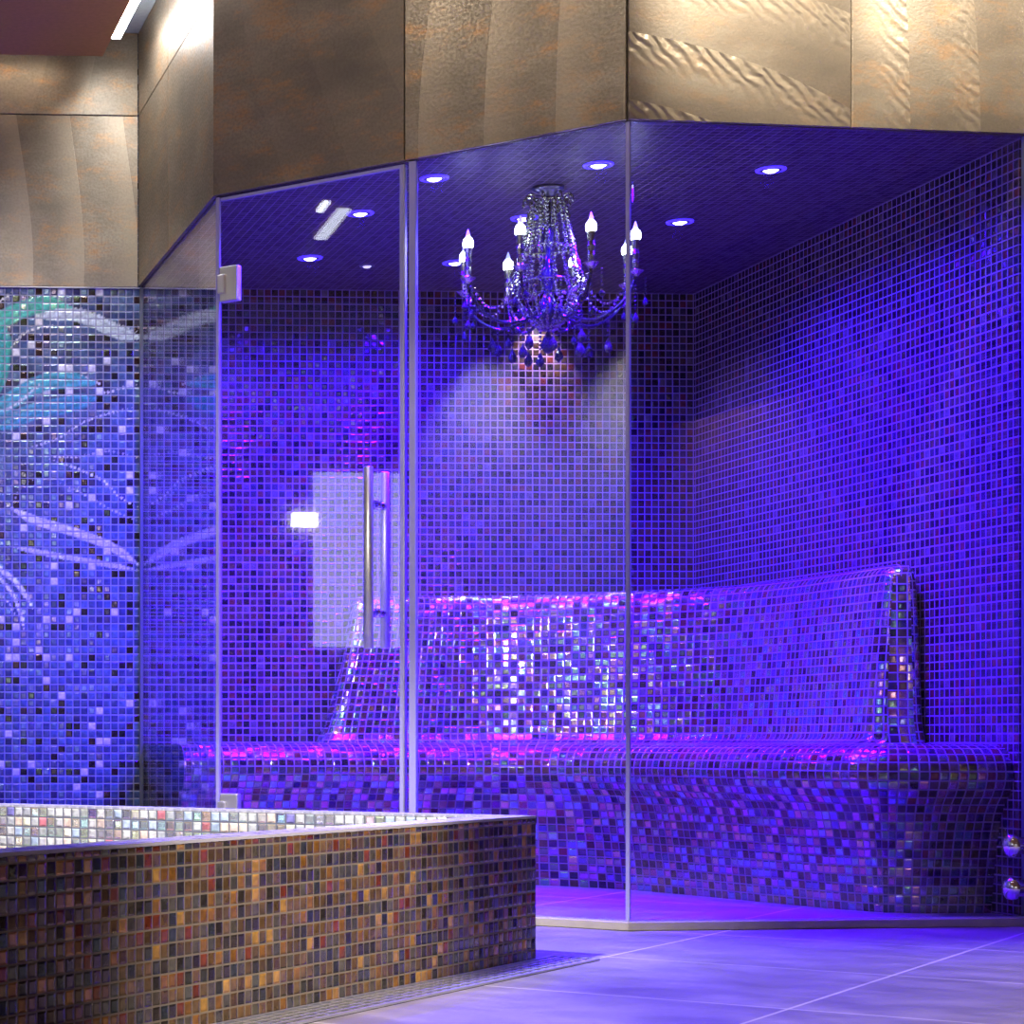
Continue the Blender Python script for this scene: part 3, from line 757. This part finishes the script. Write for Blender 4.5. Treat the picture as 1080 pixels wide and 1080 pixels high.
p = spot_fixture(387, 281, 'small dim white ceiling spot at the back wall behind the door glass', M_wlens, 0.016, None)
spot_light(p-Vector((0, 0.0, 0.02)), 12, (1.0, 0.88, 0.95), 0.75, 0.9, 0.01, aim=p+Vector((0.0, 0.20, -0.6)))
pw = at_z(588, 292, ZH); pw.y = min(pw.y, YB-0.2)
p = Vector((at_depth(588, 300, 7.45).x, YB-0.085, ZH))  # added spot, imitates a lit room wall reflected in the pane
e = empty('ceiling_spot', p); tag(e, 'white ceiling spot added to wash the back wall behind the chandelier', 'ceiling light')
bm = new(); lathe(bm, [(0.025, -0.0005), (0.0245, -0.004), (0.019, -0.006), (0.016, -0.004), (0.016, -0.0005)], 24); link('ring', bm, M_ring, e, True)
bm = new(); lathe(bm, [(0.0155, -0.001), (0.015, -0.004), (0, -0.008)], 20); link('lens', bm, M_wlens, e, True)
spot_light(p-Vector((0, 0, 0.02)), 30, (1.0, 0.88, 0.98), 1.15, 0.9, 0.01, aim=p+Vector((0.0, 0.12, -0.8)))

# ================================================================== CHANDELIER
ZCH = 6.2
cc = at_depth(578, 300, ZCH)
e = empty('chandelier', (cc.x, cc.y, 0))  # chandelier reflected in the fixed pane, built as an object in the cabin
tag(e, 'black crystal chandelier with lit candle bulbs and hanging drops, a reflection built inside the glass cabin', 'chandelier')
zr = lambda y: at_depth(578, y, ZCH).z
def part(name, bm, mat, parent=e, smooth=True): return link(name, bm, mat, parent, smooth)
bm = new(); lathe(bm, [(0, ZH-0.001), (0.045, ZH-0.001), (0.045, ZH-0.008), (0.02, ZH-0.02), (0.008, ZH-0.026), (0, ZH-0.026)], 24); part('canopy', bm, M_ring)
bm = new()
lathe(bm, [(0, zr(345)), (0.012, zr(343)), (0.028, zr(335)), (0.034, zr(328)), (0.022, zr(318)), (0.010, zr(308)), (0.016, zr(298)), (0.026, zr(290)), (0.016, zr(280)), (0.008, zr(270)), (0.012, zr(258)), (0.020, zr(250)), (0.010, zr(240)), (0.007, zr(225)), (0.007, ZH-0.02), (0, ZH-0.02)], 20)
part('stem', bm, M_dcryst)
def bead(bm, loc, r, sub=1):
    g = bmesh.ops.create_icosphere(bm, subdivisions=sub, radius=r, matrix=Matrix.Translation(loc)); return g
def drop_bm(bm, top, L, r):
    """faceted pear drop hanging from top"""
    vs = lathe(bm, [(0, 0), (0.14*r, -0.10*L), (0.45*r, -0.30*L), (0.85*r, -0.50*L), (1.0*r, -0.66*L), (0.9*r, -0.82*L), (0.5*r, -0.95*L), (0, -L)], 8)
    bmesh.ops.transform(bm, matrix=Matrix.Translation(top) @ Matrix.Rotation(random.random()*PI, 4, 'Z'), verts=vs)
# crown of beads at the top and the waist of the body
for nm, yy, rr, nbd in (('crown_ring', 213, 0.050, 16), ('waist_ring', 262, 0.075, 20), ('body_ring', 300, 0.105, 26)):
    bm = new(); z = zr(yy)
    tube(bm, [Vector((rr*math.cos(2*PI*k/28), rr*math.sin(2*PI*k/28), z)) for k in range(29)], 0.003, 6, False)
    for k in range(nbd):
        a = 2*PI*k/nbd; bead(bm, (rr*math.cos(a), rr*math.sin(a), z-0.008), 0.0062)
    part(nm, bm, M_cryst, smooth=False)
# crown sprigs curling over
for k in range(8):
    a = 2*PI*k/8+0.2; bm = new()
    pts = [Vector((r_*math.cos(a), r_*math.sin(a), zr(y_))) for r_, y_ in ((0.018, 236), (0.032, 218), (0.050, 207), (0.068, 208), (0.073, 217))]
    pts = catmull(pts, 0.006); tube(bm, pts, 0.0022, 6)
    for q in pts[::3]: bead(bm, q+Vector((0, 0, -0.006)), 0.0052)
    part('crown_sprig', bm, M_cryst, smooth=False)
# bead chains: crown to waist, waist to body ring, body ring to hub
def chain(p0, p1, sag, n):
    bm = new(); p0, p1 = Vector(p0), Vector(p1)
    for i in range(n+1):
        t = i/n; q = p0.lerp(p1, t)+Vector((0, 0, -sag*4*t*(1-t))); bead(bm, q, 0.0052 if i % 3 else 0.0072)
    part('bead_chain', bm, M_cryst, smooth=False)
for k in range(16):
    a = 2*PI*k/16; c, s = math.cos(a), math.sin(a)
    chain((0.050*c, 0.050*s, zr(215)), (0.075*c, 0.075*s, zr(262)), 0.006, 11)
for k in range(16):
    a = 2*PI*(k+0.5)/16; c, s = math.cos(a), math.sin(a)
    chain((0.075*c, 0.075*s, zr(264)), (0.105*c, 0.105*s, zr(300)), 0.010, 9)
for k in range(16):
    a = 2*PI*k/16; c, s = math.cos(a), math.sin(a)
    chain((0.105*c, 0.105*s, zr(302)), (0.024*c, 0.024*s, zr(346)), 0.016, 12)
# arms with cups, candles and bulbs
RA = 0.248
zb = zr(262)
for k in range(8):
    th = math.radians(10+45*k)      # measured from towards the viewer
    a = -PI/2 + th - AL
    c, s = math.cos(a), math.sin(a)
    def rp(r_, z): return Vector((r_*c, r_*s, z))
    pts = catmull([rp(0.015, zr(324)), rp(0.07, zr(337)), rp(0.14, zr(342)), rp(0.205, zr(330)), rp(0.240, zr(312)), rp(RA, zr(298))], 0.008)
    bm = new(); tube(bm, pts, 0.0048, 8)
    arm = part('arm', bm, M_arm)
    bm = new(); lathe_at(bm, [(0, 0), (0.008, 0.0), (0.012, 0.006), (0.021, 0.014), (0.023, 0.017), (0.012, 0.016), (0.009, 0.022), (0, 0.022)], rp(RA, zr(303)), 16); part('candle_cup', bm, M_cryst, arm, False)
    bm = new(); lathe_at(bm, [(0.0085, 0), (0.0095, 0.02), (0.0085, 0.03), (0.011, 0.045), (0.0085, 0.058), (0.011, 0.072), (0.013, zb-zr(296)-0.006), (0, zb-zr(296)-0.006)], rp(RA, zr(296)), 10); part('candle', bm, M_cryst, arm, False)
    bm = new(); lathe_at(bm, [(0, -0.012), (0.011, -0.012), (0.0145, -0.004), (0.0150, 0.006), (0.0125, 0.016), (0.007, 0.022), (0, 0.023)], rp(RA, zb), 16); part('bulb', bm, M_bulb, arm)
    bm = new(); lathe_at(bm, [(0, 0), (0.0075, 0), (0.006, 0.008), (0.002, 0.020), (0, 0.024)], rp(RA, zb+0.0225), 12); part('bulb_tip', bm, M_tip, arm)
    # swags of beads from the cup to the body ring, drops under the cup
    bm = new(); p0, p1 = rp(RA-0.01, zr(300)), rp(0.105, zr(300))
    for i in range(15):
        t = i/14; q = p0.lerp(p1, t)+Vector((0, 0, -0.075*4*t*(1-t))); bead(bm, q, 0.0050)
    part('bead_chain', bm, M_cryst, smooth=False)
    for dr_, da, yl, L in ((RA, 0.0, 336, 0.034), (RA+0.022, 0.13, 322, 0.028), (RA-0.02, -0.15, 326, 0.028)):
        aa = a+da*0.6; q = Vector((dr_*math.cos(aa), dr_*math.sin(aa), zr(304)))
        bm = new(); zz = zr(304)
        while zz > zr(yl): bead(bm, (q.x, q.y, zz), 0.0036); zz -= 0.011
        drop_bm(bm, Vector((q.x, q.y, zz+0.004)), L, 0.0085)
        part('crystal_drop', bm, M_dcryst, smooth=False)
# long drops below the body
for k in range(14):
    a = 2*PI*k/14; rr = 0.165 if k % 2 else 0.10
    y0, y1 = (340, 350+random.random()*12) if k % 2 else (344, 356+random.random()*12)
    bm = new(); z = zr(y0); q = Vector((rr*math.cos(a), rr*math.sin(a), 0))
    while z > zr(y1): bead(bm, (q.x, q.y, z), 0.0042); z -= 0.012
    drop_bm(bm, Vector((q.x, q.y, z+0.005)), 0.047, 0.0125)
    part('crystal_drop', bm, M_dcryst, smooth=False)
bm = new(); drop_bm(bm, Vector((0, 0, zr(346))), 0.075, 0.020); part('crystal_drop', bm, M_dcryst, smooth=False)
pt = bpy.data.lights.new('bulb_glow', 'POINT'); pt.energy = 0.3; pt.color = (0.9, 1, 1); pt.shadow_soft_size = 0.1
po = bpy.data.objects.new('bulb_glow', pt); COL.objects.link(po); po.location = (cc.x, cc.y, zb+0.05)

# ================================================================== CHROME FITTINGS AT THE RIGHT EDGE
for yy, lb in ((892, 'upper chrome pipe fitting poking in at the right edge before the bench end'), (937, 'lower chrome pipe fitting poking in at the right edge, just above the curb')):
    q = at_depth(1061, yy, 5.46)
    L = XR+0.09-q.x
    e = empty('pipe_fitting', (q.x+L, q.y, q.z)); tag(e, lb, 'pipe fitting', 'chrome pipe fittings at the right edge')
    rot = Matrix.Rotation(-PI/2, 4, 'Y')
    bm = new(); lathe_at(bm, [(0.020, -0.002), (0.022, 0.0), (0.022, L-0.026), (0.0255, L-0.024)], (0, 0, 0), 24, rot); link('pipe', bm, M_chrome, e, True)
    bm = new(); lathe_at(bm, [(0.0255, L-0.024), (0.029, L-0.022), (0.030, L-0.014), (0.028, L-0.006), (0.022, L-0.001), (0.012, L+0.003), (0, L+0.0045)], (0, 0, 0), 24, rot); link('end_cap', bm, M_chrome, e, True)
    bm = new(); lathe_at(bm, [(0.020, 0.001), (0.036, 0.001), (0.035, 0.006), (0.022, 0.009)], (0, 0, 0), 24, rot); link('wall_flange', bm, M_chrome, e, True)

# ================================================================== CEILING LIGHT STRIPS OF THE ROOM
def led(name, x0, x1, y0, y1, z0, z1, label, es=72):
    e = empty(name, ((x0+x1)/2, (y0+y1)/2, z1)); tag(e, label, 'light strip')
    bm = new(); box(bm, x0, x1, y0, y1, z0+0.012, z1); pl(e, 'housing', bm, M_alu)
    bm = new(); box(bm, x0+0.002, x1-0.002, y0+0.002, y1-0.002, z0, z0+0.0115); pl(e, 'diffuser', bm, M_led if es == 72 else simple('led_soft', (0.9, 0.9, 0.9), 0.5, 0, 0.3, emit=(1.0, 0.93, 0.78), es=es))
led('light_strip', SX+0.002, SX+0.050, 5.6+0.6, 7.22, 2.885, 2.956, 'glowing white light strip in the ceiling recess beside the bronze side wall')

# unseen room lights behind the camera and out of the frame, several added for brightness
def area(loc, sx, sy, power, col, aim):
    ld = bpy.data.lights.new('room_light', 'AREA'); ld.shape = 'RECTANGLE'; ld.size = sx; ld.size_y = sy; ld.energy = power; ld.color = col
    o = bpy.data.objects.new('room_light', ld); COL.objects.link(o); o.location = loc
    o.rotation_euler = (Vector(aim)-Vector(loc)).to_track_quat('-Z', 'Y').to_euler(); return o
WARM = (1.0, 0.90, 0.76)
for x, y in ((2.55, 4.95), (3.15, 5.0), (3.7, 5.0)):
    spot_light((x, y, ZS-0.03), 150 if x < 3 else 85, WARM, 1.25, 0.7, 0.03, aim=(x+0.05, y+0.5, 2.50))
DOWN = 1.15
spot_light((0.9, 1.6, ZS-0.02), 260, WARM, DOWN, 0.7, 0.06)
spot_light((2.6, 2.4, ZS-0.02), 330, WARM, DOWN, 0.7, 0.06)
spot_light((3.9, 3.6, ZS-0.02), 330, WARM, DOWN, 0.7, 0.06)
spot_light((2.65, 3.9, ZS-0.02), 330, WARM, 0.95, 0.7, 0.06)
spot_light((2.1, 2.75, ZS-0.02), 1150, WARM, 0.50, 0.9, 0.06, aim=(1.02, 3.92, 0.25))  # unseen lamp added to pool gold light on the basin front
spot_light((0.2, 6.0, ZS-0.02), 175, (0.92, 0.92, 1.0), 1.7, 0.8, 0.06, aim=(0.5, 7.2, 0.9))  # unseen lamp added to brighten the blue mosaic wall
spot_light((0.1, 3.7, ZS-0.02), 1500, (1.0, 0.98, 0.95), 0.75, 0.7, 0.06, aim=(1.05, 5.1, 0.2))  # unseen lamp added to brighten the basin's inner lining
spot_light((1.15, 5.10, ZS-0.03), 11, WARM, 2.2, 0.9, 0.05, aim=(1.75, 5.80, 2.35))  # this and the next lamp are added to lift the door header
spot_light((1.55, 4.70, ZS-0.03), 11, WARM, 2.0, 0.9, 0.05, aim=(2.05, 5.6, 2.40))
# narrow unseen light added to brighten the pull bar and the bench end behind it
spot_light((-0.45, 0.95, ZS-0.02), 520, (1.0, 0.94, 0.86), 0.26, 0.6, 0.04, aim=(1.56, 5.95, 1.0))
# wall washers on the white west wall and on the east wall
spot_light((-3.25, 3.20, ZS-0.02), 150, (1.0, 0.95, 0.96), 1.15, 0.9, 0.05, aim=(-3.6, 3.20, 1.6))
spot_light((-3.25, 2.2, ZS-0.02), 220, (1.0, 0.96, 0.93), 1.7, 0.9, 0.05, aim=(-3.6, 2.2, 1.6))  # second washer, added so the backrest tiles sparkle
bm = new(); box(bm, 5.165, 5.199, 0.35, 2.42, 0.0, 2.05); structure('mirrored_panel', bm, simple('red_wood', (0.42, 0.20, 0.13), 0.5, 0, 0.4, bump=(12, 0.1)))  # unseen red panel added for bench tiles and right glass to mirror
spot_light((1.6, -1.75, ZS-0.02), 420, (1.0, 0.96, 0.92), 1.9, 0.8, 0.05, aim=(1.6, -2.3, 1.2))  # added wash on the unseen south wall, mirrored by the backrest end
spot_light((4.55, 1.4, ZS-0.02), 150, WARM, 1.3, 0.8, 0.05, aim=(5.2, 1.45, 0.8))  # added to light the east side for glints on the bench end
bm = new(); box(bm, 1.9, 4.35, 1.45, 1.70, 2.45, ZS-0.0005); structure('trim_4', bm, M_plaster)
spot_light((3.72, 1.86, ZS-0.02), 26, (1.0, 0.96, 0.93), 1.3, 0.9, 0.03, aim=(3.72, 1.72, 2.3))
# a second strip, hidden above the soffit edge along the mosaic wall
led('light_strip', -2.6, SX-0.12, SY+0.004, SY+0.040, 2.900, 2.956, 'white light strip hidden above the soffit edge along the mosaic wall', 11)

# what the door glass mirrors: a lit window and lamps at the west side of the room
def mir(x, y):
    q = hit_door(x, y); d = ray(x, y); u3 = Vector((U.x, U.y, 0)); r = d-2*d.dot(u3)*u3
    return q, r
def mir_west(x, y):
    q, r = mir(x, y); return q+r*((-3.55-q.x)/r.x)
def mir_z(x, y, z):
    q, r = mir(x, y); return q+r*((z-q.z)/r.z)
w0, w1 = mir_west(330, 682), mir_west(424, 500)
M_win = simple('window_light', (0.8, 0.8, 0.8), 0.5, 0, 0.3, emit=(0.93, 0.97, 1.0), es=3.0)
bm = new(); box(bm, -3.549, -3.53, min(w0.y, w1.y), max(w0.y, w1.y), w0.z, w1.z); structure('window_1', bm, M_win)
def ceiling_bar(a, b, hw, es):
    a, b = Vector((a.x, a.y)), Vector((b.x, b.y)); t = (b-a).normalized(); n = Vector((-t.y, t.x)); c = (a+b)/2
    bm = new(); obox(bm, c, t, (b-a).length/2, n, hw, ZS-0.012, ZS-0.0005)
    e = link('ceiling_light', bm, simple('bar_light', (0.9, 0.9, 0.9), 0.5, 0, 0.3, emit=(0.93, 1.0, 1.0), es=es)); return e
o = ceiling_bar(mir_z(337, 250, ZS), mir_z(362, 219, ZS), 0.027, 7)
tag(o, 'long white ceiling light mirrored in the upper part of the door glass', 'ceiling light')
o = ceiling_bar(mir_z(336, 221, ZS), mir_z(343.5, 211, ZS), 0.013, 14)
tag(o, 'short white ceiling light mirrored in the upper part of the door glass', 'ceiling light')
l0, l1 = mir_west(306, 556), mir_west(331, 541)
bm = new(); box(bm, -3.549, -3.50, min(l0.y, l1.y), max(l0.y, l1.y), l0.z, l1.z); bevel(bm, 0.008, 2)
o = link('wall_lamp', bm, simple('lamp_glow', (0.9, 0.9, 0.9), 0.5, 0, 0.3, emit=(1.0, 1.0, 1.0), es=18))
tag(o, 'small bright wall lamp mirrored in the door glass left of the pull bar', 'wall lamp')

# ------------------------------------------------------------------ world, camera, view
wd = bpy.data.worlds.new('room_dark'); S.world = wd; wd.use_nodes = True
wd.node_tree.nodes['Background'].inputs[0].default_value = (0.01, 0.01, 0.012, 1); wd.node_tree.nodes['Background'].inputs[1].default_value = 1
cam = bpy.data.cameras.new('camera'); co = bpy.data.objects.new('camera', cam); COL.objects.link(co)
cam.sensor_fit = 'HORIZONTAL'; cam.sensor_width = 36; cam.lens = F/1080*36
cam.shift_x = (540-PX)/1080; cam.shift_y = (PY-540)/1080
cam.clip_start = 0.05; cam.clip_end = 60
co.location = (0, 0, H); co.rotation_euler = (PI/2, 0, -AL)
S.camera = co
S.view_settings.view_transform = 'Standard'; S.view_settings.look = 'None'; S.view_settings.gamma = 1; S.view_settings.use_curve_mapping = False
S.view_settings.exposure = 0.0
S.cycles.use_denoising = True
S.cycles.max_bounces = 10; S.cycles.transparent_max_bounces = 24; S.cycles.sample_clamp_indirect = 8
